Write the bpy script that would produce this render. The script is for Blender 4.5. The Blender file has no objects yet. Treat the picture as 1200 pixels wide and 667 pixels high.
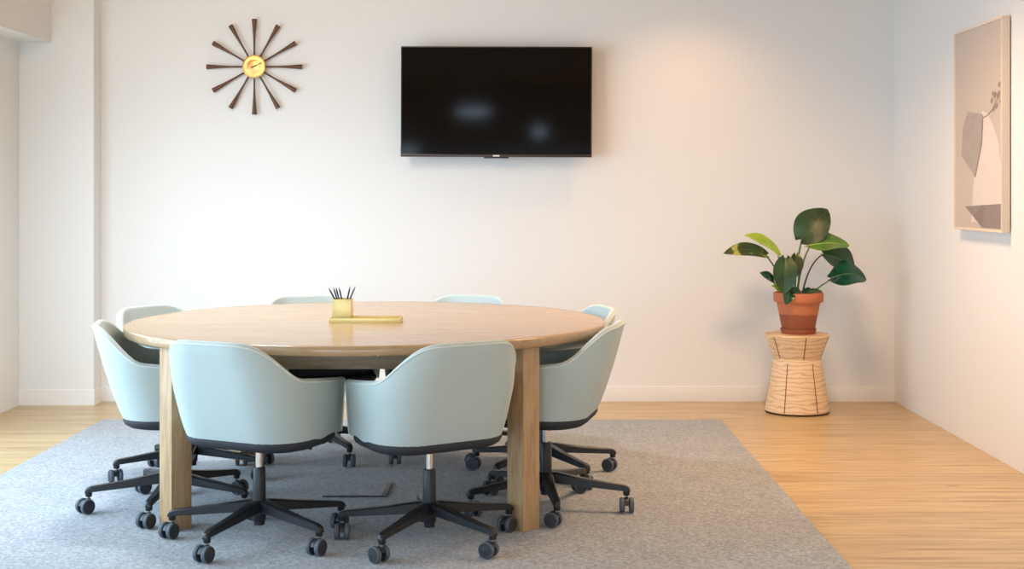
import bpy, math, random
from mathutils import Vector, Matrix

S = bpy.context.scene
C = S.collection
PI = math.pi
def R(d): return math.radians(d)

# ------------------------------------------------------------------ camera
cam = bpy.data.cameras.new('camera'); co = bpy.data.objects.new('camera', cam); C.objects.link(co)
co.location = (0, 0, 1.289); co.rotation_euler = (R(90), 0, 0)
cam.sensor_width = 36.0; cam.lens = 48.0            # 1600 px focal length at 1200 px width
cam.shift_x = -10/1200; cam.shift_y = -107.5/1200   # architectural lens shift: horizon at y=226
cam.clip_start = 0.05; cam.clip_end = 100
S.camera = co
S.view_settings.view_transform = 'Standard'; S.view_settings.look = 'None'
S.view_settings.exposure = 0.0; S.view_settings.gamma = 1.0
try: S.view_settings.use_curve_mapping = False
except Exception: pass

# ------------------------------------------------------------------ light
w = bpy.data.worlds.new('world'); S.world = w; w.use_nodes = True
bg = w.node_tree.nodes['Background']
bg.inputs[0].default_value = (.70, .86, 1, 1); bg.inputs[1].default_value = 0.9
def area(name, loc, target, sx, sy, col, power, spread=150, shape='RECTANGLE'):
    l = bpy.data.lights.new(name, 'AREA'); l.shape = shape; l.size = sx; l.size_y = sy
    l.energy = power; l.color = col; l.spread = R(spread)
    o = bpy.data.objects.new(name, l); C.objects.link(o); o.location = loc
    o.rotation_euler = (Vector(target) - Vector(loc)).to_track_quat('-Z', 'Y').to_euler()
    return o
def spot(name, loc, target, col, power, ang=150, blend=1.0, rad=0.16):
    l = bpy.data.lights.new(name, 'SPOT'); l.energy = power; l.color = col
    l.spot_size = R(ang); l.spot_blend = blend; l.shadow_soft_size = rad
    o = bpy.data.objects.new(name, l); C.objects.link(o); o.location = loc
    o.rotation_euler = (Vector(target) - Vector(loc)).to_track_quat('-Z', 'Y').to_euler()
    return o
W = (1, 1, 1)
LIGHTS = [
 lambda c, p: area('daylight_left', (-3.12, 4.2, 1.15), (0, 4.2, -0.2), 6.0, 2.0, c, p),
 lambda c, p: area('daylight_left_far', (-3.55, 5.1, 1.15), (-1.2, 8.0, 0.75), 1.8, 2.0, c, p, 180),
 lambda c, p: area('daylight_front', (-2.2, -2.55, 1.15), (-2.0, 2, 0.6), 1.5, 1.6, c, p),
 lambda c, p: area('daylight_front', (0.2, -2.55, 1.0), (0.0, 2, 0.6), 1.5, 1.3, c, p),
 lambda c, p: spot('ceiling_downlight', (1.35, 5.5, 2.7), (1.35, 5.5, 0), c, p, 88),
 lambda c, p: area('daylight_front', (1.4, -2.55, 1.15), (1.6, 8, 0.2), 1.1, 1.3, c, p, 100),
 lambda c, p: spot('ceiling_downlight', (1.6, 2.6, 2.7), (1.6, 2.6, 0), c, p, 150, 1.0, 0.4),
 lambda c, p: spot('ceiling_downlight', (-0.1, 5.6, 2.7), (-0.1, 5.6, 0), c, p, 88),
 lambda c, p: spot('ceiling_downlight', (-1.6, 6.3, 2.7), (-1.6, 6.3, 0), c, p),
 lambda c, p: spot('wall_washer', (1.02, 7.80, 2.7), (1.02, 7.80, 0), c, p, 130, 1.0, 0.05),
 lambda c, p: spot('ceiling_downlight', (1.2, 6.3, 2.7), (1.2, 6.3, 0), c, p, 150, 1.0, 0.3),
 lambda c, p: spot('wall_fill_spot', (1.0, 5.6, 2.6), (1.3, 8.43, 2.45), c, p, 62, 1.0, 0.2),
 lambda c, p: spot('wall_fill_spot', (-1.9, 5.2, 2.65), (-1.2, 8.4, 2.0), c, p, 90, 1.0, 0.2),  # unseen fill spot, added to brighten the upper back wall
 lambda c, p: spot('wall_fill_spot', (0.5, 5.2, 2.6), (2.3, 6.5, 2.35), c, p, 62, 1.0, 0.2),
]
AMBER = (1, .50, .18); SOFT = (1, .80, .62); SKY = (.90, .95, 1)
POW = [((.53, .77, 1), 116), ((.70, .86, 1), 46), ((.61, .81, 1), 46), (SKY, 28), (AMBER, 12), (W, 0), ((1, .63, .35), 196), (AMBER, 11), (SKY, 232),
       (AMBER, 36), ((1, .63, .35), 258), (W, 0), (SOFT, 98), (W, 0)]
for f, (c, p) in zip(LIGHTS, POW):
    if p: f(c, p)
area('screen_glint_light', (-0.66, -2.49, 2.42), (-0.66, 3, 2.42), .50, .11, (.58, .77, 1), 1.0, 120, 'ELLIPSE')  # added light out of view, makes the long glint on the television screen
area('screen_glint_light', (0.26, -2.49, 2.14), (0.26, 3, 2.14), .20, .16, (.58, .77, 1), 0.5, 120, 'ELLIPSE')  # second added light, for the smaller screen glint

# ------------------------------------------------------------------ materials
def lin(c):
    c = c/255.0
    return c/12.92 if c <= 0.04045 else ((c + 0.055)/1.055)**2.4
def rgb(r, g, b): return (lin(r), lin(g), lin(b), 1)
def mat(name, col, rough=0.5, metal=0.0, spec=0.5, noise=0.0, nscale=200, bump=0.0, bscale=400, sheen=0, coat=0):
    m = bpy.data.materials.new(name); m.use_nodes = True
    nt = m.node_tree; b = nt.nodes['Principled BSDF']
    b.inputs['Base Color'].default_value = col; b.inputs['Roughness'].default_value = rough
    b.inputs['Metallic'].default_value = metal; b.inputs['Specular IOR Level'].default_value = spec
    if sheen: b.inputs['Sheen Weight'].default_value = sheen
    if coat: b.inputs['Coat Weight'].default_value = coat; b.inputs['Coat Roughness'].default_value = 0.1
    tc = nt.nodes.new('ShaderNodeTexCoord')
    if noise:
        n = nt.nodes.new('ShaderNodeTexNoise'); n.inputs['Scale'].default_value = nscale; n.inputs['Detail'].default_value = 4
        nt.links.new(tc.outputs['Object'], n.inputs['Vector'])
        mx = nt.nodes.new('ShaderNodeMix'); mx.data_type = 'RGBA'
        mx.inputs[6].default_value = tuple(c*(1 - noise) for c in col[:3]) + (1,)
        mx.inputs[7].default_value = tuple(min(1, c*(1 + noise)) for c in col[:3]) + (1,)
        nt.links.new(n.outputs['Fac'], mx.inputs[0]); nt.links.new(mx.outputs[2], b.inputs['Base Color'])
    if bump:
        n2 = nt.nodes.new('ShaderNodeTexNoise'); n2.inputs['Scale'].default_value = bscale; n2.inputs['Detail'].default_value = 3
        nt.links.new(tc.outputs['Object'], n2.inputs['Vector'])
        bp = nt.nodes.new('ShaderNodeBump'); bp.inputs['Strength'].default_value = bump; bp.inputs['Distance'].default_value = 0.002
        nt.links.new(n2.outputs['Fac'], bp.inputs['Height']); nt.links.new(bp.outputs['Normal'], b.inputs['Normal'])
    return m
def ramp(nt, stops):
    r = nt.nodes.new('ShaderNodeValToRGB'); e = r.color_ramp.elements
    e[0].position, e[0].color = stops[0]; e[1].position, e[1].color = stops[-1]
    for p, c in stops[1:-1]:
        q = e.new(p); q.color = c
    return r
def wood(name, dark, mid, light, scale=(1, 14, 14), rough=0.35, wave=6.0, spec=0.5):
    m = bpy.data.materials.new(name); m.use_nodes = True
    nt = m.node_tree; b = nt.nodes['Principled BSDF']
    b.inputs['Roughness'].default_value = rough; b.inputs['Specular IOR Level'].default_value = spec
    tc = nt.nodes.new('ShaderNodeTexCoord'); mp = nt.nodes.new('ShaderNodeMapping'); mp.inputs['Scale'].default_value = scale
    nt.links.new(tc.outputs['Object'], mp.inputs['Vector'])
    n = nt.nodes.new('ShaderNodeTexNoise'); n.inputs['Scale'].default_value = wave; n.inputs['Detail'].default_value = 8; n.inputs['Roughness'].default_value = 0.6
    n.inputs['Distortion'].default_value = 0.4
    nt.links.new(mp.outputs['Vector'], n.inputs['Vector'])
    r = ramp(nt, [(0.3, dark), (0.5, mid), (0.72, light)])
    nt.links.new(n.outputs['Fac'], r.inputs['Fac']); nt.links.new(r.outputs['Color'], b.inputs['Base Color'])
    bp = nt.nodes.new('ShaderNodeBump'); bp.inputs['Strength'].default_value = 0.08; bp.inputs['Distance'].default_value = 0.001
    if rough > .3: nt.links.new(n.outputs['Fac'], bp.inputs['Height']); nt.links.new(bp.outputs['Normal'], b.inputs['Normal'])
    return m

M = {}
M['wall'] = mat('wall_paint', rgb(230, 230, 228), 0.85, bump=0.05, bscale=300)
M['ceiling'] = wood('ceiling_warm_bounce', rgb(188, 148, 104), rgb(202, 164, 120), rgb(214, 180, 138), (1.2, 14, 1), 0.6, 4)  # unseen ceiling, tan tone chosen to bounce warm light onto the upper walls
M['trim'] = mat('trim_paint', rgb(234, 232, 229), 0.55)
M['fabric'] = mat('mint_upholstery', rgb(185, 199, 196), 0.75, noise=0.05, nscale=500, bump=0.25, bscale=900, sheen=0.15)
M['piping'] = mat('mint_piping', rgb(214, 224, 219), 0.7)
M['charcoal'] = mat('charcoal_felt', rgb(44, 47, 52), 0.75, noise=0.1)
M['black'] = mat('black_powder_coat', rgb(24, 26, 30), 0.38, bump=0.05)
M['wheel'] = mat('caster_black', rgb(38, 42, 48), 0.45)
M['tread'] = mat('caster_tread_grey', rgb(80, 87, 95), 0.6)
M['chrome'] = mat('chrome', rgb(215, 213, 210), 0.18, metal=1)
M['oak_top'] = wood('oak_table_top', rgb(164, 133, 96), rgb(178, 148, 111), rgb(188, 160, 125), (0.5, 14, 14), 0.22, 5)
M['oak_leg'] = wood('oak_leg', rgb(158, 124, 84), rgb(182, 148, 108), rgb(194, 164, 126), (14, 14, 1.2), 0.4, 5)
M['oak_rail'] = wood('oak_rail', rgb(150, 126, 96), rgb(170, 146, 116), rgb(184, 162, 132), (1.5, 14, 14), 0.45, 5)
M['brass'] = mat('satin_brass', rgb(196, 154, 98), 0.3, metal=1)
M['brass_paint'] = mat('pale_brass', rgb(226, 206, 140), 0.34, metal=0.4)
M['pencil'] = mat('black_pencil', rgb(24, 25, 28), 0.4)
M['lead'] = mat('graphite', rgb(60, 60, 64), 0.35)
M['walnut'] = wood('walnut', rgb(62, 34, 18), rgb(92, 54, 30), rgb(114, 70, 42), (12, 12, 1.5), 0.4, 8)
M['tv_body'] = mat('tv_plastic', rgb(22, 19, 18), 0.35)
M['tv_edge'] = mat('tv_bezel_trim', rgb(60, 48, 42), 0.3, metal=0.3)
M['tv_logo'] = mat('tv_logo_silver', rgb(225, 215, 205), 0.3)
M['screen'] = mat('tv_screen', rgb(14, 8, 5), 0.07, spec=0.14)
M['terracotta'] = None
M['soil'] = mat('soil', rgb(48, 38, 28), 0.95, noise=0.4, nscale=120, bump=1.0, bscale=150)
M['frame'] = mat('picture_frame_ash', rgb(226, 208, 188), 0.5, noise=0.04, nscale=60)
M['steel'] = mat('brushed_steel', rgb(150, 152, 154), 0.35, metal=0.8)
M['box_dark'] = mat('floor_box_edge', rgb(42, 48, 56), 0.45)

# terracotta with the damp darker band low on the pot
def terracotta():
    m = bpy.data.materials.new('terracotta'); m.use_nodes = True; nt = m.node_tree; b = nt.nodes['Principled BSDF']
    b.inputs['Roughness'].default_value = 0.75
    tc = nt.nodes.new('ShaderNodeTexCoord'); sp = nt.nodes.new('ShaderNodeSeparateXYZ'); nt.links.new(tc.outputs['Object'], sp.inputs[0])
    n = nt.nodes.new('ShaderNodeTexNoise'); n.inputs['Scale'].default_value = 9; n.inputs['Detail'].default_value = 5
    nt.links.new(tc.outputs['Object'], n.inputs['Vector'])
    ma = nt.nodes.new('ShaderNodeMath'); ma.operation = 'MULTIPLY_ADD'; ma.inputs[1].default_value = 0.012; nt.links.new(n.outputs['Fac'], ma.inputs[0]); nt.links.new(sp.outputs['Z'], ma.inputs[2])
    r = ramp(nt, [(0.0, rgb(158, 88, 58)), (0.118, rgb(158, 88, 58)), (0.126, rgb(204, 122, 80)), (1.0, rgb(206, 126, 84))])
    nt.links.new(ma.outputs[0], r.inputs['Fac'])
    mx = nt.nodes.new('ShaderNodeMix'); mx.data_type = 'RGBA'; mx.blend_type = 'MULTIPLY'; mx.inputs[0].default_value = 0.25
    nt.links.new(r.outputs['Color'], mx.inputs[6]); nt.links.new(n.outputs['Color'], mx.inputs[7]); nt.links.new(mx.outputs[2], b.inputs['Base Color'])
    return m
M['terracotta'] = terracotta()

def floor_mat():
    m = bpy.data.materials.new('oak_floorboards'); m.use_nodes = True; nt = m.node_tree; b = nt.nodes['Principled BSDF']
    L = nt.links
    tc = nt.nodes.new('ShaderNodeTexCoord')
    br = nt.nodes.new('ShaderNodeTexBrick'); br.offset = 0.37; br.inputs['Scale'].default_value = 1.0
    br.inputs['Brick Width'].default_value = 14.0; br.inputs['Row Height'].default_value = 0.19
    br.inputs['Mortar Size'].default_value = 0.0022; br.inputs['Mortar Smooth'].default_value = 0.3
    br.inputs['Color1'].default_value = (0.0, 0.0, 0.0, 1); br.inputs['Color2'].default_value = (1, 1, 1, 1); br.inputs['Mortar'].default_value = (0.5, 0.5, 0.5, 1)
    L.new(tc.outputs['Object'], br.inputs['Vector'])
    mp = nt.nodes.new('ShaderNodeMapping'); mp.inputs['Scale'].default_value = (0.9, 14, 1)
    L.new(tc.outputs['Object'], mp.inputs['Vector'])
    n = nt.nodes.new('ShaderNodeTexNoise'); n.inputs['Scale'].default_value = 2.4; n.inputs['Detail'].default_value = 10; n.inputs['Roughness'].default_value = 0.62; n.inputs['Distortion'].default_value = 0.6
    L.new(mp.outputs['Vector'], n.inputs['Vector'])
    r = ramp(nt, [(0.25, rgb(142, 110, 70)), (0.5, rgb(191, 164, 119)), (0.72, rgb(210, 188, 148))])
    L.new(n.outputs['Fac'], r.inputs['Fac'])
    # board to board tone
    r2 = ramp(nt, [(0, (0.88, 0.87, 0.85, 1)), (1, (1.05, 1.04, 1.02, 1))]); L.new(br.outputs['Color'], r2.inputs['Fac'])
    mx = nt.nodes.new('ShaderNodeMix'); mx.data_type = 'RGBA'; mx.blend_type = 'MULTIPLY'; mx.inputs[0].default_value = 1
    L.new(r.outputs['Color'], mx.inputs[6]); L.new(r2.outputs['Color'], mx.inputs[7])
    # knots
    mp2 = nt.nodes.new('ShaderNodeMapping'); mp2.inputs['Scale'].default_value = (1.0, 2.6, 1); mp2.inputs['Location'].default_value = (0.31, 0.2, 0)
    L.new(tc.outputs['Object'], mp2.inputs['Vector'])
    v = nt.nodes.new('ShaderNodeTexVoronoi'); v.inputs['Scale'].default_value = 1.5; v.inputs['Randomness'].default_value = 1
    L.new(mp2.outputs['Vector'], v.inputs['Vector'])
    r3 = ramp(nt, [(0.0, rgb(92, 58, 30)), (0.022, rgb(120, 80, 44)), (0.05, (1, 1, 1, 1))]); L.new(v.outputs['Distance'], r3.inputs['Fac'])
    mx2 = nt.nodes.new('ShaderNodeMix'); mx2.data_type = 'RGBA'; mx2.blend_type = 'MULTIPLY'; mx2.inputs[0].default_value = 0.7
    L.new(mx.outputs[2], mx2.inputs[6]); L.new(r3.outputs['Color'], mx2.inputs[7])
    # seams
    mx3 = nt.nodes.new('ShaderNodeMix'); mx3.data_type = 'RGBA'; mx3.inputs[7].default_value = rgb(118, 84, 52)
    ms = nt.nodes.new('ShaderNodeMath'); ms.operation = 'MULTIPLY'; ms.inputs[1].default_value = 0.75
    L.new(br.outputs['Fac'], ms.inputs[0]); L.new(ms.outputs[0], mx3.inputs[0]); L.new(mx2.outputs[2], mx3.inputs[6])
    L.new(mx3.outputs[2], b.inputs['Base Color'])
    b.inputs['Roughness'].default_value = 0.3; b.inputs['Specular IOR Level'].default_value = 0.65
    return m
M['floor'] = floor_mat()

def rug_mat():
    m = bpy.data.materials.new('grey_rug_weave'); m.use_nodes = True; nt = m.node_tree; b = nt.nodes['Principled BSDF']; L = nt.links
    tc = nt.nodes.new('ShaderNodeTexCoord')
    n = nt.nodes.new('ShaderNodeTexNoise'); n.inputs['Scale'].default_value = 85; n.inputs['Detail'].default_value = 6; n.inputs['Roughness'].default_value = 0.75
    n2 = nt.nodes.new('ShaderNodeTexNoise'); n2.inputs['Scale'].default_value = 7; n2.inputs['Detail'].default_value = 4
    L.new(tc.outputs['Object'], n.inputs['Vector']); L.new(tc.outputs['Object'], n2.inputs['Vector'])
    r = ramp(nt, [(0.3, rgb(94, 98, 102)), (0.5, rgb(148, 152, 156)), (0.72, rgb(198, 201, 204))]); L.new(n.outputs['Fac'], r.inputs['Fac'])
    r2 = ramp(nt, [(0.3, (0.93, 0.93, 0.93, 1)), (0.7, (1.04, 1.04, 1.04, 1))]); L.new(n2.outputs['Fac'], r2.inputs['Fac'])
    mx = nt.nodes.new('ShaderNodeMix'); mx.data_type = 'RGBA'; mx.blend_type = 'MULTIPLY'; mx.inputs[0].default_value = 1
    L.new(r.outputs['Color'], mx.inputs[6]); L.new(r2.outputs['Color'], mx.inputs[7]); L.new(mx.outputs[2], b.inputs['Base Color'])
    b.inputs['Roughness'].default_value = 0.95; b.inputs['Sheen Weight'].default_value = 0.2
    bp = nt.nodes.new('ShaderNodeBump'); bp.inputs['Strength'].default_value = 0.6; bp.inputs['Distance'].default_value = 0.004
    L.new(n.outputs['Fac'], bp.inputs['Height']); L.new(bp.outputs['Normal'], b.inputs['Normal'])
    return m
M['rug'] = rug_mat()

def stool_mat():
    m = bpy.data.materials.new('figured_ash'); m.use_nodes = True; nt = m.node_tree; b = nt.nodes['Principled BSDF']; L = nt.links
    tc = nt.nodes.new('ShaderNodeTexCoord'); mp = nt.nodes.new('ShaderNodeMapping'); mp.inputs['Scale'].default_value = (1.6, 1.6, 5); L.new(tc.outputs['Object'], mp.inputs['Vector'])
    wv = nt.nodes.new('ShaderNodeTexWave'); wv.wave_type = 'BANDS'; wv.bands_direction = 'Z'; wv.inputs['Scale'].default_value = 2.6; wv.inputs['Distortion'].default_value = 9
    wv.inputs['Detail'].default_value = 3; wv.inputs['Detail Scale'].default_value = 1.6; L.new(mp.outputs['Vector'], wv.inputs['Vector'])
    r = ramp(nt, [(0.0, rgb(206, 164, 118)), (0.10, rgb(222, 186, 144)), (0.4, rgb(228, 196, 156)), (1, rgb(232, 203, 166))]); L.new(wv.outputs['Fac'], r.inputs['Fac'])
    L.new(r.outputs['Color'], b.inputs['Base Color']); b.inputs['Roughness'].default_value = 0.45
    return m
M['ash'] = stool_mat()
M['inlay'] = mat('dark_inlay', rgb(112, 66, 38), 0.5)
M['base_ring'] = mat('stool_foot_dark', rgb(56, 38, 26), 0.6)

def leafm(name, a, b_, rough=0.35, blotch=None):
    m = bpy.data.materials.new(name); m.use_nodes = True; nt = m.node_tree; b = nt.nodes['Principled BSDF']; L = nt.links
    tc = nt.nodes.new('ShaderNodeTexCoord'); n = nt.nodes.new('ShaderNodeTexNoise'); n.inputs['Scale'].default_value = 14; n.inputs['Detail'].default_value = 4
    L.new(tc.outputs['Object'], n.inputs['Vector'])
    st = [(0.35, a), (0.62, b_)] + ([(0.64, blotch)] if blotch else [])
    r = ramp(nt, st); L.new(n.outputs['Fac'], r.inputs['Fac']); L.new(r.outputs['Color'], b.inputs['Base Color'])
    b.inputs['Roughness'].default_value = rough
    return m
M['leaf_dark'] = leafm('leaf_dark_green', rgb(22, 50, 20), rgb(42, 76, 30), 0.36)
M['leaf_gloss'] = leafm('leaf_blue_green', rgb(16, 52, 40), rgb(30, 78, 56), 0.14)
M['leaf_mid'] = leafm('leaf_mid_green', rgb(74, 112, 36), rgb(100, 140, 48), 0.4)
M['leaf_lime'] = leafm('leaf_lime', rgb(140, 176, 30), rgb(166, 198, 48), 0.4)
M['leaf_spot'] = leafm('leaf_variegated', rgb(30, 50, 22), rgb(52, 70, 26), 0.35, rgb(150, 150, 70))
M['leaf_rib'] = mat('leaf_rib', rgb(110, 140, 78), 0.45)
M['petiole'] = mat('petiole_green', rgb(76, 106, 50), 0.4)
M['stalk_dark'] = mat('petiole_dark', rgb(52, 60, 40), 0.45)
M['lime_rib'] = mat('lime_rib', rgb(176, 206, 80), 0.45)

# ------------------------------------------------------------------ mesh helpers
class MB:
    def __init__(s): s.v = []; s.f = []; s.m = []; s.mats = []
    def mi(s, m):
        if m not in s.mats: s.mats.append(m)
        return s.mats.index(m)
    def add(s, vs, fs, m):
        o = len(s.v); k = s.mi(m)
        s.v += [tuple(v) for v in vs]
        for f in fs: s.f.append(tuple(i + o for i in f)); s.m.append(k)
    def box(s, x0, x1, y0, y1, z0, z1, m, mtx=None):
        vs = [(x, y, z) for z in (z0, z1) for y in (y0, y1) for x in (x0, x1)]
        if mtx: vs = [mtx @ Vector(v) for v in vs]
        s.add(vs, [(0, 2, 3, 1), (4, 5, 7, 6), (0, 1, 5, 4), (2, 6, 7, 3), (0, 4, 6, 2), (1, 3, 7, 5)], m)
    def rings(s, rings, m, cap0=True, cap1=True, closed=True):
        n = len(rings[0]); vs = [p for r in rings for p in r]; fs = []
        for i in range(len(rings) - 1):
            for j in range(n if closed else n - 1):
                a = i*n + j; b = i*n + (j + 1) % n
                fs.append((a, b, b + n, a + n))
        if cap0: fs.append(tuple(reversed(range(n))))
        if cap1: fs.append(tuple((len(rings) - 1)*n + j for j in range(n)))
        s.add(vs, fs, m)
    def lathe(s, prof, m, n=40, c=(0, 0, 0), cap0=True, cap1=True, mtx=None):
        rs = []
        for (r, z) in prof:
            ring = [Vector((c[0] + r*math.cos(2*PI*k/n), c[1] + r*math.sin(2*PI*k/n), c[2] + z)) for k in range(n)]
            if mtx: ring = [mtx @ p for p in ring]
            rs.append(ring)
        s.rings(rs, m, cap0, cap1)
    def tube(s, pts, rad, m, n=10, cap=True):
        pts = [Vector(p) for p in pts]
        if not hasattr(rad, '__len__'): rad = [rad]*len(pts)
        rs = []; up = None
        for i, p in enumerate(pts):
            d = (pts[min(i + 1, len(pts) - 1)] - pts[max(i - 1, 0)]).normalized()
            if up is None: up = Vector((0, 0, 1)) if abs(d.z) < 0.9 else Vector((0, 1, 0))
            sd = d.cross(up).normalized(); up = sd.cross(d).normalized()
            rs.append([p + (sd*math.cos(2*PI*k/n) + up*math.sin(2*PI*k/n))*rad[i] for k in range(n)])
        s.rings(rs, m, cap, cap)
    def build(s, name, parent=None, smooth=35, bevel=0, seg=2, loc=None):
        me = bpy.data.meshes.new(name); me.from_pydata(s.v, [], s.f)
        for mm in s.mats: me.materials.append(mm)
        for p, k in zip(me.polygons, s.m): p.material_index = k
        import bmesh
        b = bmesh.new(); b.from_mesh(me); bmesh.ops.recalc_face_normals(b, faces=b.faces)
        if bevel:
            es = [e for e in b.edges if len(e.link_faces) == 2 and e.calc_face_angle(0) > R(40)]
            bmesh.ops.bevel(b, geom=es, offset=bevel, segments=seg, profile=0.6, affect='EDGES', clamp_overlap=True)
        b.to_mesh(me); b.free()
        me.polygons.foreach_set('use_smooth', [True]*len(me.polygons))
        me.set_sharp_from_angle(angle=R(smooth))
        o = bpy.data.objects.new(name, me); C.objects.link(o)
        if parent: o.parent = parent
        if loc: o.location = loc
        return o

def thing(name, label, cat, loc=(0, 0, 0), rz=0, group=None):
    o = bpy.data.objects.new(name, None); C.objects.link(o); o.empty_display_size = 0.1
    o.location = loc; o.rotation_euler = (0, 0, rz)
    tag(o, label, cat, group); return o
def tag(o, label, cat, group=None):
    o['label'] = label; o['category'] = cat
    if group: o['group'] = group
    return o
def struct(o): o['kind'] = 'structure'; return o

def bez(p, n=12):
    p = [Vector(q) for q in p]; out = []
    for i in range(n + 1):
        t = i/n; q = list(p)
        while len(q) > 1: q = [q[k].lerp(q[k + 1], t) for k in range(len(q) - 1)]
        out.append(q[0])
    return out

# ------------------------------------------------------------------ room shell
XR = 2.308; XL = -3.04; YB = 8.43; YF = -2.5; ZC = 2.78
def slab(name, m, *boxes, bevel=0):
    b = MB()
    for bx in boxes: b.box(*bx, m)
    return struct(b.build(name, bevel=bevel))
slab('floor', M['floor'], (XL - .2, XR + .2, YF - .2, YB + .2, -0.1, 0))
slab('ceiling', M['ceiling'], (XL - .2, XR + .2, YF - .2, YB + .2, ZC, ZC + .1))
slab('wall_back', M['wall'], (XL - .2, XR + .2, YB, YB + .2, 0, ZC))
slab('wall_right', M['wall'], (XR, XR + .2, YF - .2, YB, 0, ZC))
# left wall with a long low-silled window opening, y 1.2..7.2
slab('wall_left', M['wall'], (XL - .2, XL, 7.25, YB, 0, ZC), (XL - .2, XL, YF - .2, 1.15, 0, ZC),
     (XL - .2, XL, 1.15, 7.25, 0, 0.12), (XL - .2, XL, 1.15, 7.25, 2.18, ZC))
slab('wall_front', M['wall'], (XL, -3.0 + -.02, YF - .2, YF, 0, ZC), (2.0, XR, YF - .2, YF, 0, ZC),
     (-3.02, 2.0, YF - .2, YF, 0, 0.3), (-3.02, 2.0, YF - .2, YF, 2.0, ZC))
slab('trim_1', M['wall'], (XL, -2.589, 8.28, YB, 0, ZC))                 # shallow pier in the corner
slab('trim_2', M['wall'], (XL, -2.846, YF, 8.28, 2.2, ZC))              # soffit over the window wall
slab('baseboard_back', M['trim'], (-2.589, XR, YB - 0.006, YB, 0, 0.095), bevel=0.002)
slab('baseboard_left', M['trim'], (XL, -2.583, 8.274, 8.28, 0, 0.095), (-2.589, -2.583, 8.28, YB - .006, 0, 0.095))
b = MB()
for y in (1.15, 2.65, 4.15, 5.65, 7.19): b.box(XL - .16, XL - .1, y, y + .06, .171, 2.129, M['trim'])
b.box(XL - .16, XL - .1, 1.15, 7.25, .12, .17, M['trim']); b.box(XL - .16, XL - .1, 1.15, 7.25, 2.13, 2.18, M['trim'])
struct(b.build('window_1'))
b = MB()
for x in (-3.02, -1.36, .3, 1.94): b.box(x, x + .06, YF - .16, YF - .1, .351, 1.949, M['trim'])
b.box(-3.02, 2.0, YF - .16, YF - .1, .3, .35, M['trim']); b.box(-3.02, 2.0, YF - .16, YF - .1, 1.95, 2.0, M['trim'])
struct(b.build('window_2'))

# ------------------------------------------------------------------ rug
b = MB(); b.box(-2.365, 1.133, 3.95, 7.73, 0.0, 0.006, M['rug'])
rug = b.build('area_rug', bevel=0.002)
tag(rug, 'large flat grey flecked rug under the round table on the wooden floor', 'rug')
RZ = 0.006

# ------------------------------------------------------------------ round table
TX, TY, TR = -0.654, 5.885, 1.017
t = thing('round_table', 'large round oak meeting table with four square legs', 'table', (TX, TY, RZ))
H = 0.734
b = MB(); prof = [(TR - .03, H - .036), (TR - .004, H - .036), (TR, H - .032), (TR, H - .004), (TR - .004, H), (TR - .03, H)]
b.lathe(prof, M['oak_top'], 128); b.build('tabletop', t, smooth=50)
LR = 0.940; lw = 0.044
for a in (45, 135, 225, 315):
    b = MB(); mt = Matrix.Translation((LR*math.cos(R(a)), LR*math.sin(R(a)), 0)) @ Matrix.Rotation(R(a), 4, 'Z')
    b.box(-lw, lw, -lw, lw, 0, H - .036, M['oak_leg'], mt); b.build('leg', t, bevel=0.003)
q = LR*math.cos(R(45))
for k in range(4):
    b = MB(); mt = Matrix.Rotation(R(90*k), 4, 'Z')
    b.box(-q + .06, q - .06, -q - .014, -q + .014, H - .036 - .088, H - .036, M['oak_rail'], mt)
    o = b.build('apron_rail', t, bevel=0.002)
b = MB(); b.lathe([(0.004, 0), (0.006, .001), (0.006, .003), (.003, .005)], M['chrome'], 12, mtx=Matrix.Translation((.11, -q - .014, H - .075)) @ Matrix.Rotation(R(90), 4, 'X'))
bolt = b.build('bolt', t); bolt['label'] = 'small bright screw head on the apron'

# ------------------------------------------------------------------ desk chair
def u_path(w, yb, yf, r, ns=9, na=12, nb=8):
    pts = []
    for i in range(ns): pts.append((-w, yf + (yb + r - yf)*i/ns))
    for i in range(na):
        a = PI + (PI/2)*i/na; pts.append((-w + r + r*math.cos(a), yb + r + r*math.sin(a)))
    for i in range(nb): pts.append((-w + r + (2*w - 2*r)*i/nb, yb))
    for i in range(na):
        a = 1.5*PI + (PI/2)*i/na; pts.append((w - r + r*math.cos(a), yb + r + r*math.sin(a)))
    for i in range(ns + 1): pts.append((w, yb + r + (yf - yb - r)*i/ns))
    return pts
Z0, ZARM, ZTOP = 0.388, 0.592, 0.763
def sm(t): t = max(0, min(1, t)); return t*t*(3 - 2*t)
def dims(u):
    w_ = 0.259 + 0.031*(u**0.75) if u > 0 else 0.259
    if u > .5: w_ -= 0.034*((u - .5)/.5)**1.3
    yb = -(0.190 + 0.125*u**0.85) if u > 0 else -0.19
    r = 0.15 + 0.035*u
    return w_, yb, r
YFR = 0.192
def topz(y):
    arm = 0.612 - 0.10*max(-.2, y)
    return arm + (ZTOP - arm)*sm((-0.10 - y)/0.22)**1.25
def tub_col_count(): return len(u_path(.3, -.3, .2, .18))
NCOL = tub_col_count()
def taper(y): return 0.118*max(0, (y + .03)/.23)**1.5      # the arms draw in towards the front
def tub_pt(j, z, inset):
    u = max(0.0, (z - Z0)/(ZTOP - Z0)); w_, yb, r = dims(u)
    x, y = u_path(w_ - inset, yb + inset, YFR + 0.008*(1 - u), max(.03, r - inset))[j]
    return Vector((x*(1 - taper(y)), y, z))
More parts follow.
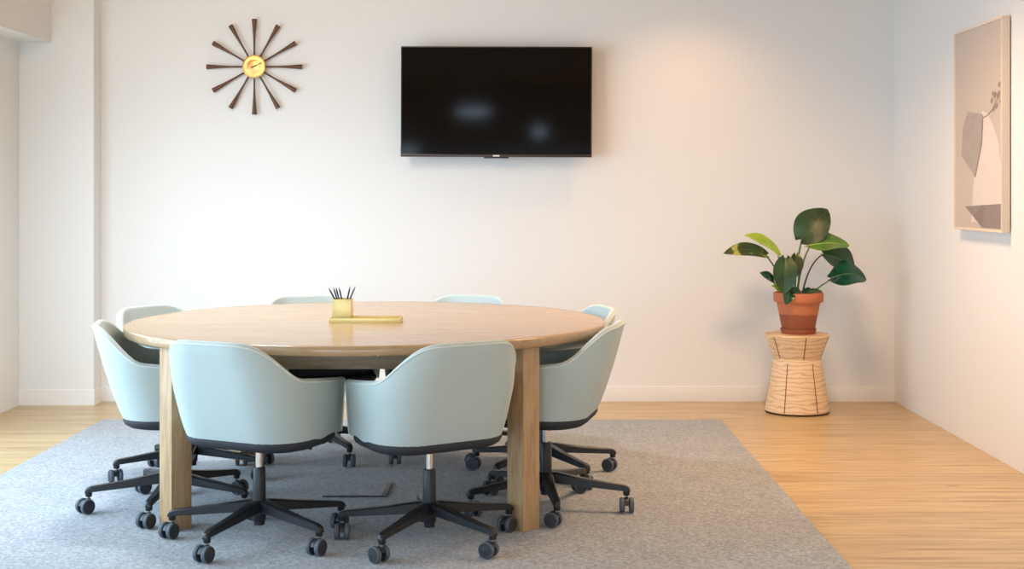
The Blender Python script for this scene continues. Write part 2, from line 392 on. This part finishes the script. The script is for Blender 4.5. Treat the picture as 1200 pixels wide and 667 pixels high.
def build_chair():
    t = thing('swivel_chair', 'x', 'chair')
    T = 0.027
    cols = []; rim = []
    for j in range(NCOL):
        # height of the rim for this column: iterate because the plan depends on the height
        z = ZARM
        for _ in range(6): z = topz(tub_pt(j, z, 0).y)
        zt = z - T*0.5
        c = [tub_pt(j, Z0 + (zt - Z0)*i/9, 0) for i in range(10)]
        rim.append(c[-1].copy())
        for k in range(1, 6):
            a = PI*k/6; ins = T/2*(1 - math.cos(a)); zz = zt + T/2*math.sin(a)
            c.append(tub_pt(j, zt, ins) + Vector((0, 0, zz - zt)))
        c += [tub_pt(j, zt - (zt - Z0 - .03)*i/7, T) for i in range(8)]
        cols.append(c)
    # rounded front ends of the arms
    def endcol(c, s, dy):
        mid = Vector(((c[0].x + c[-1].x)/2, 0, 0)); o = []
        for p in c:
            o.append(Vector((mid.x + (p.x - mid.x)*s + (p.x-c[0].x)*0, p.y + dy, p.z - (1 - s)*0.012*(p.z > .5))))
        return o
    def shrink(c, s, dy):
        n = len(c); o = []
        for i, p in enumerate(c):
            # pair each profile point with the midline of the padding
            qx = p.x + (1 - s)*(-1 if p.x > 0 else 1)*(T/2 if i < 10 else (-T/2 if i > 14 else 0))
            o.append(Vector((qx, p.y + dy, p.z - ((1 - s)*T/2 if 10 <= i <= 14 else 0))))
        return o
    cols = [shrink(cols[0], .35, .016), shrink(cols[0], .75, .011)] + cols + [shrink(cols[-1], .75, .011), shrink(cols[-1], .35, .016)]
    b = MB(); b.rings(cols, M['fabric'], True, True, closed=True)
    b.build('tub_shell', t, smooth=60)
    b = MB()
    pp = [p + Vector((0, 0, .002)) for p in rim]
    f0 = [tub_pt(0, Z0 + (rim[0].z - Z0)*i/8, 0) for i in range(8)]; f1 = [tub_pt(NCOL - 1, Z0 + (rim[-1].z - Z0)*i/8, 0) for i in range(8)]
    b.tube(f0 + pp + list(reversed(f1)), 0.0032, M['piping'], 6); b.build('piping', t, smooth=80)
    # dark under-pan: closed plan
    def closed(inset, z, yf=None):
        w_, yb, r = dims(0); yf = (YFR - .004 if yf is None else yf) - inset; w_ -= inset; yb += inset; rr = max(.02, r - inset); rf = max(.02, .07 - inset*.3)
        pts = []
        for (cx, cy, a0, q_) in ((-w_ + rr, yb + rr, PI, rr), (w_ - rr, yb + rr, 1.5*PI, rr), (w_ - rf, yf - rf, 0, rf), (-w_ + rf, yf - rf, .5*PI, rf)):
            for i in range(9):
                a = a0 + PI/2*i/8; px, py = cx + q_*math.cos(a), cy + q_*math.sin(a); pts.append(Vector((px*(1 - taper(py)), py, z)))
        return pts
    b = MB()
    b.rings([closed(.15, .346), closed(.10, .348), closed(.05, .352), closed(.02, .359), closed(.003, .370), closed(-.003, .381), closed(-.003, .394), closed(.006, .40), closed(.02, .401)], M['charcoal'])
    b.build('under_pan', t, smooth=70)
    b = MB()
    b.rings([closed(.03, .40, .19), closed(.024, .412, .20), closed(.022, .435, .207), closed(.026, .455, .205), closed(.045, .468, .20), closed(.10, .476, .19), closed(.16, .478, .18)], M['charcoal'])
    b.build('seat_cushion', t, smooth=70)
    b = MB(); b.box(-.045, .045, -.05, .06, .334, .349, M['black']); b.build('tilt_mechanism', t, bevel=.008)
    b = MB(); b.lathe([(.014, .26), (.014, .335)], M['chrome'], 20); b.build('gas_lift', t)
    b = MB(); b.lathe([(.022, .07), (.024, .075), (.026, .10), (.0245, .16), (.0235, .262), (.021, .268), (.015, .269)], M['black'], 24)
    b.lathe([(.02, .055), (.0205, .075)], M['black'], 20); b.build('column', t)
    b = MB(); b.tube([(.04, .05, .342), (.15, .06, .344), (.19, .06, .343)], [.004, .004, .007], M['black'], 8); b.build('height_lever', t)
    return t
def leg_mesh():
    b = MB(); rs = []
    prof = [(.012, .128, .040, .025), (.05, .126, .040, .024), (.16, .112, .031, .019), (.27, .100, .024, .0155), (.322, .095, .022, .015), (.338, .091, .018, .013), (.345, .084, .010, .010)]
    for (r, zc, h, hw) in prof:
        z0 = zc - h/2; z1 = zc + h/2
        rs.append([Vector((r, -hw, z0)), Vector((r, -hw*.9, z0 - .0)), Vector((r, hw*.9, z0)), Vector((r, hw, z0 + .002)), Vector((r, hw*.96, z1 - .004)), Vector((r, hw*.7, z1)), Vector((r, -hw*.7, z1)), Vector((r, -hw*.96, z1 - .004))])
    b.rings(rs, M['black'])
    b.lathe([(.012, .066), (.0135, .07), (.0135, .09)], M['black'], 16, c=(.330, 0, 0))
    return b
def caster_mesh():
    b = MB()      # local: pivot at origin on the floor, wheels trail along -x, axle along y
    b.lathe([(.0055, .05), (.0055, .068)], M['steel'], 10)
    hood = []
    for k in range(9):
        a = R(20 + 150*k/8); hood.append((-.016 + .026*math.cos(a), .03 + .026*math.sin(a)))
    vs = []; rs = []
    for (x, z) in hood: rs.append([Vector((x, -.007, z)), Vector((x, .007, z)), Vector((-.016 + (x + .016)*.55, .007, .03 + (z - .03)*.55)), Vector((-.016 + (x + .016)*.55, -.007, .03 + (z - .03)*.55))])
    b.rings(rs, M['wheel'])
    b.lathe([(.009, .050), (.009, .057), (.006, .059)], M['wheel'], 12)
    b.lathe([(.004, -.013), (.004, .013)], M['steel'], 8, mtx=Matrix.Translation((-.016, 0, .03)) @ Matrix.Rotation(R(90), 4, 'X'))
    return b
def wheel_mesh(s):
    b = MB(); mt = Matrix.Translation((-.016, s*.019, .03)) @ Matrix.Rotation(R(-90*s), 4, 'X')
    b.lathe([(.010, -.010), (.024, -.010), (.028, -.008)], M['wheel'], 28, mtx=mt, cap1=False)
    b.lathe([(.028, -.008), (.030, -.005), (.030, .004), (.0285, .0075), (.026, .009)], M['tread'], 28, mtx=mt, cap0=False, cap1=False)
    b.lathe([(.026, .009), (.024, .0085), (.012, .0105), (.004, .011)], M['wheel'], 28, mtx=mt, cap0=False)
    return b
chair0 = build_chair()
LEG = leg_mesh().build('leg').data; CAS = caster_mesh().build('caster').data
WH = [wheel_mesh(s).build('wheel').data for s in (-1, 1)]
for o in list(C.objects):
    if o.type == 'MESH' and o.parent is None and o.name in ('leg', 'caster', 'wheel', 'wheel.001', 'leg.004') and o.data in [LEG, CAS] + WH:
        bpy.data.objects.remove(o)
def add_base(root, star, yaws):
    inv = -root.rotation_euler.z
    for k in range(5):
        a = R(star + 72*k) + inv
        lg = bpy.data.objects.new('leg', LEG); C.objects.link(lg); lg.parent = root; lg.rotation_euler = (0, 0, a)
        ca = bpy.data.objects.new('caster', CAS); C.objects.link(ca); ca.parent = root
        ca.location = (.330*math.cos(a), .330*math.sin(a), 0); ca.rotation_euler = (0, 0, R(yaws[k]) + inv)
        for wm in WH:
            wo = bpy.data.objects.new('wheel', wm); C.objects.link(wo); wo.parent = ca
def place_chair(x, y, face, star, yaws, label, first):
    if first: r = chair0
    else:
        r = chair0.copy(); C.objects.link(r)
        for ch in PARTS:
            c = ch.copy(); C.objects.link(c); c.parent = r
    r.location = (x, y, RZ); r.rotation_euler = (0, 0, R(face) - PI/2)
    tag(r, label, 'chair', 'swivel chairs around the round table')
    return r
PARTS = list(chair0.children)
# x, y, facing direction (deg), star angle, caster yaw (rolling direction) per leg starting at star, label
CH = [
 (-.967, 5.055, 64, 32, [75, 100, 60, 60, 60], 'pale mint swivel chair with its back to us, nearest the left front table leg'),
 (-.335, 5.022, 123, 28, [55, 60, 95, -45, -25], 'pale mint swivel chair with its back to us beside the right front table leg'),
 (-1.413, 5.562, 13.2, 52.1, [150, 40, 50, 60, 120], 'leftmost pale mint swivel chair, side on behind the left front table leg'),
 (-1.482, 6.161, -29.8, 60, [100, 70, -60, 80, 10], 'mint swivel chair at the far left, only its curved backrest above the table edge'),
 (-.977, 6.688, -66.2, 14, [30, 80, 150, -45, 90], 'mint swivel chair behind the table with its backrest showing behind the pencil cup'),
 (-.360, 6.699, -113.85, 8.4, [60, 10, 85, 100, 20], 'mint swivel chair behind the table whose pale backrest top sits below the television'),
 (.103, 5.561, 167, 60.3, [20, 60, 120, -25, 90], 'rightmost mint swivel chair, side on just right of the right front table leg'),
 (.106, 6.200, 193.6, 15.3, [-30, 10, -20, 50, 75], 'mint swivel chair at the far right, half hidden behind the rightmost chair'),
]
for i, (x, y, fc, st, yw, lb) in enumerate(CH):
    r = place_chair(x, y, fc, st, yw, lb, i == 0)
    add_base(r, st, yw)

# ------------------------------------------------------------------ brass organiser and pencils
ZT = RZ + H
OX = -.84 + .0; OY = 5.75
t = thing('desk_organizer', 'brass tray with a square brass pencil cup on the table top', 'desk organizer', (-.795, 5.76, ZT))
b = MB()
tx0, tx1, ty0, ty1 = -.013, .289, -.02, .10
b.box(tx0, tx1, ty0, ty1, 0, .004, M['brass_paint'])
for bx in ((tx0, tx1, ty0, ty0 + .004), (tx0, tx1, ty1 - .004, ty1), (tx0, tx0 + .004, ty0 + .004, ty1 - .004), (tx1 - .004, tx1, ty0 + .004, ty1 - .004)):
    b.box(*bx, 0.004, .022, M['brass_paint'])
b.build('tray', t, bevel=.0008)
b = MB(); s = .079
b.box(0, s, 0, s, .004, .008, M['brass_paint'])
for bx in ((0, s, 0, .003), (0, s, s - .003, s), (0, .003, .003, s - .003), (s - .003, s, .003, s - .003)): b.box(*bx, .008, .100, M['brass_paint'])
cup = b.build('pencil_cup', t, bevel=.0008)
pen = [((0.056, 0.014), (-0.018, 0.022), 0.147, 'black pencil leaning furthest left in the brass cup'),
       ((0.038, 0.054), (-0.002, 0.054), 0.148, 'black pencil second from left in the brass cup'),
       ((0.046, 0.034), (0.011, 0.036), 0.149, 'black pencil third from left, front one of two close together in the brass cup'),
       ((0.05, 0.066), (0.02, 0.068), 0.147, 'black pencil fourth from left, rear one of two close together in the brass cup'),
       ((0.04, 0.044), (0.071, 0.044), 0.153, 'black pencil leaning right in the brass cup, nearer the cup middle'),
       ((0.034, 0.024), (0.095, 0.029), 0.153, 'black pencil leaning furthest right in the brass cup')]
for (bx, by), (px, py), hz, lb in pen:
    root = Vector((-.795 + bx, 5.76 + by, ZT + .010)); tip = Vector((-.795 + px, 5.76 + py, ZT + hz))
    # keep the shaft inside the cup mouth
    d = (tip - root)
    o = thing('pencil', lb, 'pencil', root, 0, 'black pencils in the brass cup')
    o.rotation_euler = d.to_track_quat('Z', 'Y').to_euler(); L_ = d.length
    b = MB(); b.lathe([(.0036, 0), (.0036, L_ - .018), (.0016, L_ - .006)], M['pencil'], 6); b.build('shaft', o, smooth=20)
    b = MB(); b.lathe([(.0016, L_ - .006), (.0004, L_)], M['lead'], 6); b.build('tip', o)

# ------------------------------------------------------------------ floor outlet box
t = thing('floor_box', 'square floor outlet box lid with a rug inlay set in the rug under the table', 'floor outlet', (-.70, 5.885, RZ))
b = MB(); W = .135
for bx in ((-W, W, -W, -W + .012), (W - .022, W, -W + .012, W)): b.box(*bx, 0, .006, M['box_dark'])
b.build('rim', t, bevel=.001)
b = MB(); b.box(-W + .004, W - .022, -W + .012, W, 0, .005, M['rug']); b.build('lid_inlay', t)
b = MB(); b.box(-.06, .06, -W + .014, -W + .03, .005, .008, M['steel']); b.box(-.02, .02, -W + .018, -W + .026, .008, .0088, M['box_dark']); b.build('handle', t, bevel=.001)

# ------------------------------------------------------------------ television
def wx(px, d): return (px - 610)*d/1600
def wz(py, d): return 1.289 + (226 - py)*d/1600
dT = 8.30
t = thing('television', 'black flat screen television hung on the white back wall', 'television', (wx(581.5, dT), dT, wz(184, dT)))
hw = 112*dT/1600; ht = 129.5*dT/1600
t.rotation_euler = (0, R(0.2), 0)
b = MB()
b.box(-hw, hw, .004, .03, 0, ht, M['tv_body']); b.box(-hw*.75, hw*.75, .03, .065, .08, ht*.8, M['tv_body'])
b.build('housing', t, bevel=.003)
b = MB(); e = .007
b.box(-hw, hw, 0, .006, 0, .016, M['tv_edge']); b.box(-hw, hw, 0, .006, ht - e, ht, M['tv_body'])
b.box(-hw, -hw + e, 0, .006, .016, ht - e, M['tv_body']); b.box(hw - e, hw, 0, .006, .016, ht - e, M['tv_body'])
b.build('bezel', t, bevel=.0012)
b = MB(); b.box(-hw + e, hw - e, .0025, .004, .016, ht - e, M['screen']); b.build('screen', t)
b = MB(); b.box(-.075, .075, .0005, .02, -.008, .001, M['tv_body']); b.box(-.021, .021, -.0015, .0, .002, .012, M['tv_logo']); lg = b.build('logo_tab', t, bevel=.0006)
lg['label'] = 'small tab under the screen with a light logo'
b = MB(); b.box(-.2, .2, .065, .075, .15, ht - .15, M['black']); b.box(-.05, .05, .075, YB - dT - .012, .25, .4, M['black']); b.box(-.16, .16, YB - dT - .012, YB - dT - .003, .2, .46, M['black']); b.build('wall_bracket', t)

# ------------------------------------------------------------------ wall clock
t = thing('wall_clock', 'round sunburst wall clock with brass dial and twelve dark walnut spokes', 'clock', (wx(298, 8.40), 8.40, wz(78.3, 8.40)))
rr = 56/1600*8.4
for k in range(12):
    a = R(30*k); b = MB(); rs = []
    for (r_, h1) in ((.066, .0062), (.09, .0056), (.14, .0058), (.2, .0085), (.25, .012), (rr - .002, .0155), (rr, .0145)):
        n = 12; ring = []
        for j in range(n):
            q_ = 2*PI*j/n
            ring.append(Vector((h1*math.cos(q_), h1*math.sin(q_)*.8, r_)))
        rs.append(ring)
    b.rings(rs, M['walnut']); o = b.build('spoke', t); o.rotation_euler = (0, a, 0)
MX = Matrix.Rotation(R(90), 4, 'X')
b = MB(); b.lathe([(.0, -.03), (.055, -.03), (.062, -.012), (.066, .004), (.07, .01), (.072, .014), (.07, .018), (.066, .0185), (.063, .016)], M['brass'], 48, mtx=MX); b.build('case', t)
b = MB(); b.lathe([(.064, .012), (.05, .0155), (.02, .018), (.001, .0185)], M['brass'], 48, mtx=MX, cap0=False); b.build('dial', t)
def hand(name, ln, wd, deg, y):
    b = MB(); mt = Matrix.Rotation(R(deg), 4, 'Y')
    b.rings([[mt @ Vector(p) for p in ((-wd, y, -.018), (wd, y, -.018), (wd*.5, y, ln), (-wd*.5, y, ln))], [mt @ Vector(p) for p in ((-wd, y - .0012, -.018), (wd, y - .0012, -.018), (wd*.5, y - .0012, ln), (-wd*.5, y - .0012, ln))]], M['walnut'])
    b.lathe([(.005, .018), (.005, .0262), (.003, .0275)], M['brass'], 16, mtx=MX); return b.build(name, t)
hand('minute_hand', .056, .0034, 64, -.0245); hand('hour_hand', .036, .0044, 66, -.0215)

# ------------------------------------------------------------------ framed picture on the right wall
X0 = 2.262; y0, y1 = 6.42, 7.13; z0, z1 = 1.10, 2.122
t = thing('framed_picture', 'tall pale framed still life print on the right wall', 'picture', (XR, (y0 + y1)/2, z0))
yy = (y1 - y0)/2; hh = z1 - z0; fx0 = X0 - XR; fw = .012
b = MB()
for bx in ((-yy, yy, 0, fw), (-yy, yy, hh - fw, hh), (-yy, -yy + fw, fw, hh - fw), (yy - fw, yy, fw, hh - fw)): b.box(fx0, -.006, bx[0], bx[1], bx[2], bx[3], M['frame'])
b.build('frame', t, bevel=.0015)
b = MB(); b.box(-.006, 0, -yy + .012, yy - .012, .02, hh - .02, M['black']); b.build('backing_board', t)
P_bg = mat('print_background', rgb(194, 180, 168), 0.35, noise=0.05, nscale=3)
P_slab = mat('print_grey_cloth', rgb(163, 152, 144), 0.4, noise=0.22, nscale=34)
P_cone = mat('print_pale_drape', rgb(216, 204, 196), 0.4, noise=0.05, nscale=10)
P_dark = mat('print_dark_block', rgb(138, 126, 119), 0.4, noise=0.16, nscale=30)
P_edge = mat('print_shadow_edge', rgb(128, 115, 106), 0.4)
P_twig = mat('print_twig', rgb(150, 130, 120), 0.4)
b = MB(); xi = fx0 + .006
b.box(xi, xi + .004, -yy + fw, yy - fw, fw, hh - fw, P_bg)
# art coordinates: s = 0 at the far edge (left in the photo) .. 1 near edge, h = 0 bottom .. 1 top
def poly(pts, m, lift):
    vs = [Vector((xi - lift, yy - fw - s_*(2*yy - 2*fw), fw + h_*(hh - 2*fw))) for s_, h_ in pts]
    n = len(vs); b.add(vs + [v + Vector((.0004, 0, 0)) for v in vs], [tuple(range(n))] + [tuple(reversed(range(n, 2*n)))], m)
poly([(.60, .585), (.72, .56), (.83, .50), (.93, .42), (.985, .30), (.985, .03), (.36, .03), (.42, .25), (.50, .45)], P_cone, .0004)
poly([(.28, .59), (.60, .565), (.585, .43), (.44, .255), (.395, .275), (.14, .37), (.16, .46), (.175, .51)], P_slab, .0008)
poly([(.60, .565), (.625, .545), (.60, .42), (.46, .255), (.44, .255), (.585, .43)], P_edge, .0010)
poly([(.22, .108), (.985, .125), (.985, .006), (.60, .006), (.42, .055)], P_dark, .0012)
poly([(.60, .006), (.66, .118), (.58, .116), (.42, .055)], P_edge, .0014)
def twig(pts, w_):
    for (a_, c_) in zip(pts[:-1], pts[1:]):
        poly([(a_[0], a_[1] - w_), (c_[0], c_[1] - w_), (c_[0], c_[1] + w_), (a_[0], a_[1] + w_)], P_twig, .0016)
twig([(.60, .545), (.70, .552), (.80, .575), (.90, .62), (.985, .665)], .003)
twig([(.80, .575), (.86, .60), (.88, .65)], .0024)
for (s_, h_, q_) in ((.80, .62, .03), (.86, .645, .035), (.84, .58, .03), (.93, .64, .04), (.95, .69, .03), (.90, .59, .03), (.97, .61, .02), (.82, .655, .022)):
    poly([(s_ - q_, h_), (s_, h_ - q_*.45), (s_ + q_, h_ + q_*.2), (s_ + q_*.2, h_ + q_*.6)], P_twig, .0018)
b.build('print', t)

# ------------------------------------------------------------------ hourglass stool
SX, SY = 1.626, 8.03
t = thing('side_stool', 'pale hourglass shaped wooden stool with dark inlaid lines by the back wall', 'stool', (SX, SY, 0))
zw, zt_ = .318, .462; r0, r1, r2 = .190, .136, .188
b = MB(); b.lathe([(r0 - .004, .010), (r0, .016), (r1 + .004, zw - .004), (r1, zw)], M['ash'], 72); b.build('lower_body', t)
b = MB(); b.lathe([(r1, zw), (r1 + .002, zw + .004), (r2, zt_ - .008), (r2 - .003, zt_ - .001), (r2 - .008, zt_), (.001, zt_)], M['ash'], 72, cap1=True); b.build('upper_body', t)
b = MB(); b.lathe([(r0 - .014, 0), (r0 - .006, .001), (r0 - .003, .010), (r0 - .02, .011)], M['base_ring'], 72); b.build('foot_ring', t)
def strip(a, ra, za, rb, zb, hwid=.0028):
    b = MB(); mt = Matrix.Rotation(R(a), 4, 'Z')
    b.rings([[mt @ Vector((ra - .004, -hwid, za)), mt @ Vector((ra - .004, hwid, za)), mt @ Vector((rb - .004, hwid, zb)), mt @ Vector((rb - .004, -hwid, zb))],
             [mt @ Vector((ra + .0008, -hwid, za)), mt @ Vector((ra + .0008, hwid, za)), mt @ Vector((rb + .0008, hwid, zb)), mt @ Vector((rb + .0008, -hwid, zb))]], M['inlay'])
    b.build('inlay_strip', t)
for k in range(6): strip(-123.5 + 60*k, r0, .018, r1 + .003, zw - .004)
for k in range(6): strip(-145.5 + 60*k, r1 + .002, zw + .005, r2, zt_ - .009)

# ------------------------------------------------------------------ potted plant
t = thing('potted_plant', 'leafy green plant in a terracotta pot standing on the hourglass stool', 'plant', (SX + .008, SY, zt_))
b = MB(); b.lathe([(.085, 0), (.098, .002), (.104, .024), (.106, .030), (.101, .031), (.094, .012), (.02, .010)], M['terracotta'], 56); b.build('saucer', t)
b = MB(); b.lathe([(.06, .011), (.090, .012), (.094, .02), (.127, .186), (.141, .187), (.144, .192), (.146, .236), (.143, .242), (.136, .242), (.132, .235), (.128, .20), (.02, .19)], M['terracotta'], 56); b.build('pot', t)
b = MB(); rs = [[Vector((r_*math.cos(2*PI*k/40), r_*math.sin(2*PI*k/40), .222 + .006*math.sin(7*k + r_*90))) for k in range(40)] for r_ in (.130, .1, .06, .02)]
b.rings(rs, M['soil'], False, True); b.build('soil', t)
S_ = 1/199.0
def P(px, py, dy=0.0): return Vector(((px - 937)*S_, dy, (391 - py)*S_))
def leaf(base, tip, width, nrm, m, rib, bend=0.15, fold=0.15, heart=0.12, wave=0.0, peak=0.38, und=None):
    base = Vector(base); tip = Vector(tip); d = tip - base; ln = d.length; d.normalize()
    nrm = Vector(nrm); nrm = (nrm - d*nrm.dot(d)).normalized(); sd = d.cross(nrm).normalized()
    b = MB(); nu, nv = 18, 10
    def prof(u):
        k = math.log(.5)/math.log(peak); return math.sin(PI*min(1, max(0, u))**k)**.72
    g = []
    for i in range(nu + 1):
        u = i/nu; row = []
        for j in range(-nv//2, nv//2 + 1):
            v = j/(nv/2); wd = width/2*prof(u)
            back = -heart*ln*abs(v)**1.3*(1 - u)**2.2
            arch = bend*ln*(math.sin(PI*u*.5 + .0) - u)*1.0 + bend*ln*.6*math.sin(PI*u)
            if i == 0: wd = width*.10
            p = base + d*(u*ln + back) + sd*(v*wd) + nrm*(arch + abs(v)**1.2*wd*fold*1.3 + wave*width*math.sin(u*9 + v*1.5)*abs(v))
            row.append(p)
        g.append(row)
    off = nrm*(-.0012)
    top = [p for r_ in g for p in r_]; n = nv + 1; N = len(top)
    vs = top + [p + off for p in top]; F = []; FR = []; FU = []
    for i in range(nu):
        for j in range(nv):
            a = i*n + j; f = (a, a + 1, a + n + 1, a + n); F.append(f); FU.append(tuple(k + N for k in reversed(f)))
    edge = [i*n for i in range(nu + 1)] + [nu*n + j for j in range(1, n)] + [i*n + n - 1 for i in range(nu - 1, -1, -1)] + [j for j in range(n - 2, 0, -1)]
    for k in range(len(edge)):
        a, c_ = edge[k], edge[(k + 1) % len(edge)]; F.append((a, a + N, c_ + N, c_))
    b.add(vs, F, m); o0 = 0
    ku = b.mi(und or m)
    for f in FU: b.f.append(f); b.m.append(ku)
    lf = b.build('leaf', t, smooth=80)
    rb = MB(); mid = [g[i][nv//2] + nrm*.0008 for i in range(nu + 1)]
    rb.tube(mid, [.0028*(1 - .8*i/nu) for i in range(nu + 1)], rib, 6); rb.build('midrib', lf, smooth=80)
    return lf
def stalk(pts, r0_=.005, r1_=.0032, m=None):
    r0_ *= 1.2; r1_ *= 1.2
    b = MB(); p = bez(pts, 14); b.tube(p, [r0_ + (r1_ - r0_)*i/14 for i in range(15)], m or M['petiole'], 8); b.build('petiole', t, smooth=80)
zs = .222
def soil(px, dy): return Vector(((px - 937)*S_, dy, zs - .006))
# 1 top leaf
stalk([soil(933, 0), P(932, 320, .0), P(938, 296, 0), P(941, 281, .0)], .0062, .004)
leaf(P(940, 281, 0), P(973, 246, .03), .205, (-.2, -1, .35), M['leaf_dark'], M['petiole'], .1, .12, .1, .02, .42)
# 2 mid right, underside of a leaf leaning forward
stalk([soil(936, .02), P(938, 320, .0), P(941, 305, -.03), P(949, 288, -.04)], .0055, .0036)
leaf(P(947, 288, -.04), P(993, 288, -.07), .19, (.05, -.5, .85), M['leaf_mid'], M['lime_rib'], .10, .12, .12, .03, .45)
# 3 right upper dark
stalk([soil(942, .02), P(946, 325, .02), P(955, 305, .04), P(969, 299, .06)], .0048, .003, M['stalk_dark'])
leaf(P(969, 299, .06), P(1006, 329, .07), .20, (.45, -.75, .6), M['leaf_dark'], M['leaf_rib'], .28, .12, .1, .03, .42)
# 4 right lower glossy
stalk([soil(950, -.03), P(955, 336, -.05), P(964, 334, -.06), P(973, 326, -.06)], .0045, .003)
leaf(P(972, 326, -.06), P(1012, 327, -.09), .20, (-.25, -.7, .85), M['leaf_gloss'], M['leaf_rib'], .26, .08, .1, .03, .45)
# 5 left lime leaf
stalk([soil(926, .03), P(922, 330, .05), P(920, 310, .06), P(915, 301, .05)], .0045, .003)
leaf(P(916, 301, .04), P(873, 276, -.02), .14, (-.35, -.45, .85), M['leaf_lime'], M['lime_rib'], .08, .25, .05, .02, .4)
# 6 left far variegated
stalk([soil(924, -.02), P(917, 326, -.03), P(905, 308, -.05), P(897, 299, -.05)], .0045, .003, M['stalk_dark'])
leaf(P(898, 299, -.05), P(846, 297, -.09), .115, (.05, -.7, .75), M['leaf_spot'], M['petiole'], .18, .12, .06, .03, .4)
# 7 hanging centre leaf
stalk([soil(930, -.03), P(927, 325, -.06), P(923, 306, -.09), P(918, 302, -.1)], .0048, .003)
leaf(P(918, 303, -.10), P(915, 343, -.135), .14, (-.1, -1, .35), M['leaf_dark'], M['petiole'], .1, .12, .12, .02, .42)
# 8 centre leaf behind
stalk([soil(935, -.02), P(937, 330, -.03), P(936, 305, -.04), P(932, 299, -.05)], .0045, .003)
leaf(P(932, 299, -.05), P(929, 325, -.085), .085, (.3, -1, .4), M['leaf_spot'], M['petiole'], .12, .18, .12, .02, .42)
# 9 small left leaf
stalk([soil(926, -.04), P(918, 338, -.05), P(910, 333, -.06), P(905, 329, -.06)], .0035, .0025)
leaf(P(906, 329, -.06), P(889, 319, -.08), .062, (-.2, -.7, .7), M['leaf_gloss'], M['petiole'], .12, .15, .05, .02, .42)
# 10 small pale shoots
leaf(P(913, 340, -.06), P(902, 334, -.08), .028, (-.2, -.6, .8), M['leaf_lime'], M['lime_rib'], .1, .2, .03, 0, .4)
leaf(P(913, 341, -.05), P(905, 329, -.06), .024, (-.4, -.6, .6), M['leaf_lime'], M['lime_rib'], .1, .2, .03, 0, .4)
# 11 leaf drooping over the rim, and low leaves on the soil
leaf(P(924, 338, -.10), P(916, 355, -.155), .07, (.1, -1, .6), M['leaf_gloss'], M['petiole'], .15, .12, .1, .02, .42)
leaf(P(924, 338, -.08), P(934, 344, -.13), .06, (.2, -.7, .8), M['leaf_dark'], M['petiole'], .15, .12, .1, .02, .42)
leaf(P(945, 344, -.05), P(961, 341, -.09), .06, (.1, -.5, .9), M['leaf_dark'], M['petiole'], .12, .12, .1, .02, .42)
leaf(P(941, 345, -.02), P(954, 338, -.04), .05, (.1, -.6, .8), M['leaf_gloss'], M['petiole'], .12, .12, .1, .02, .42)
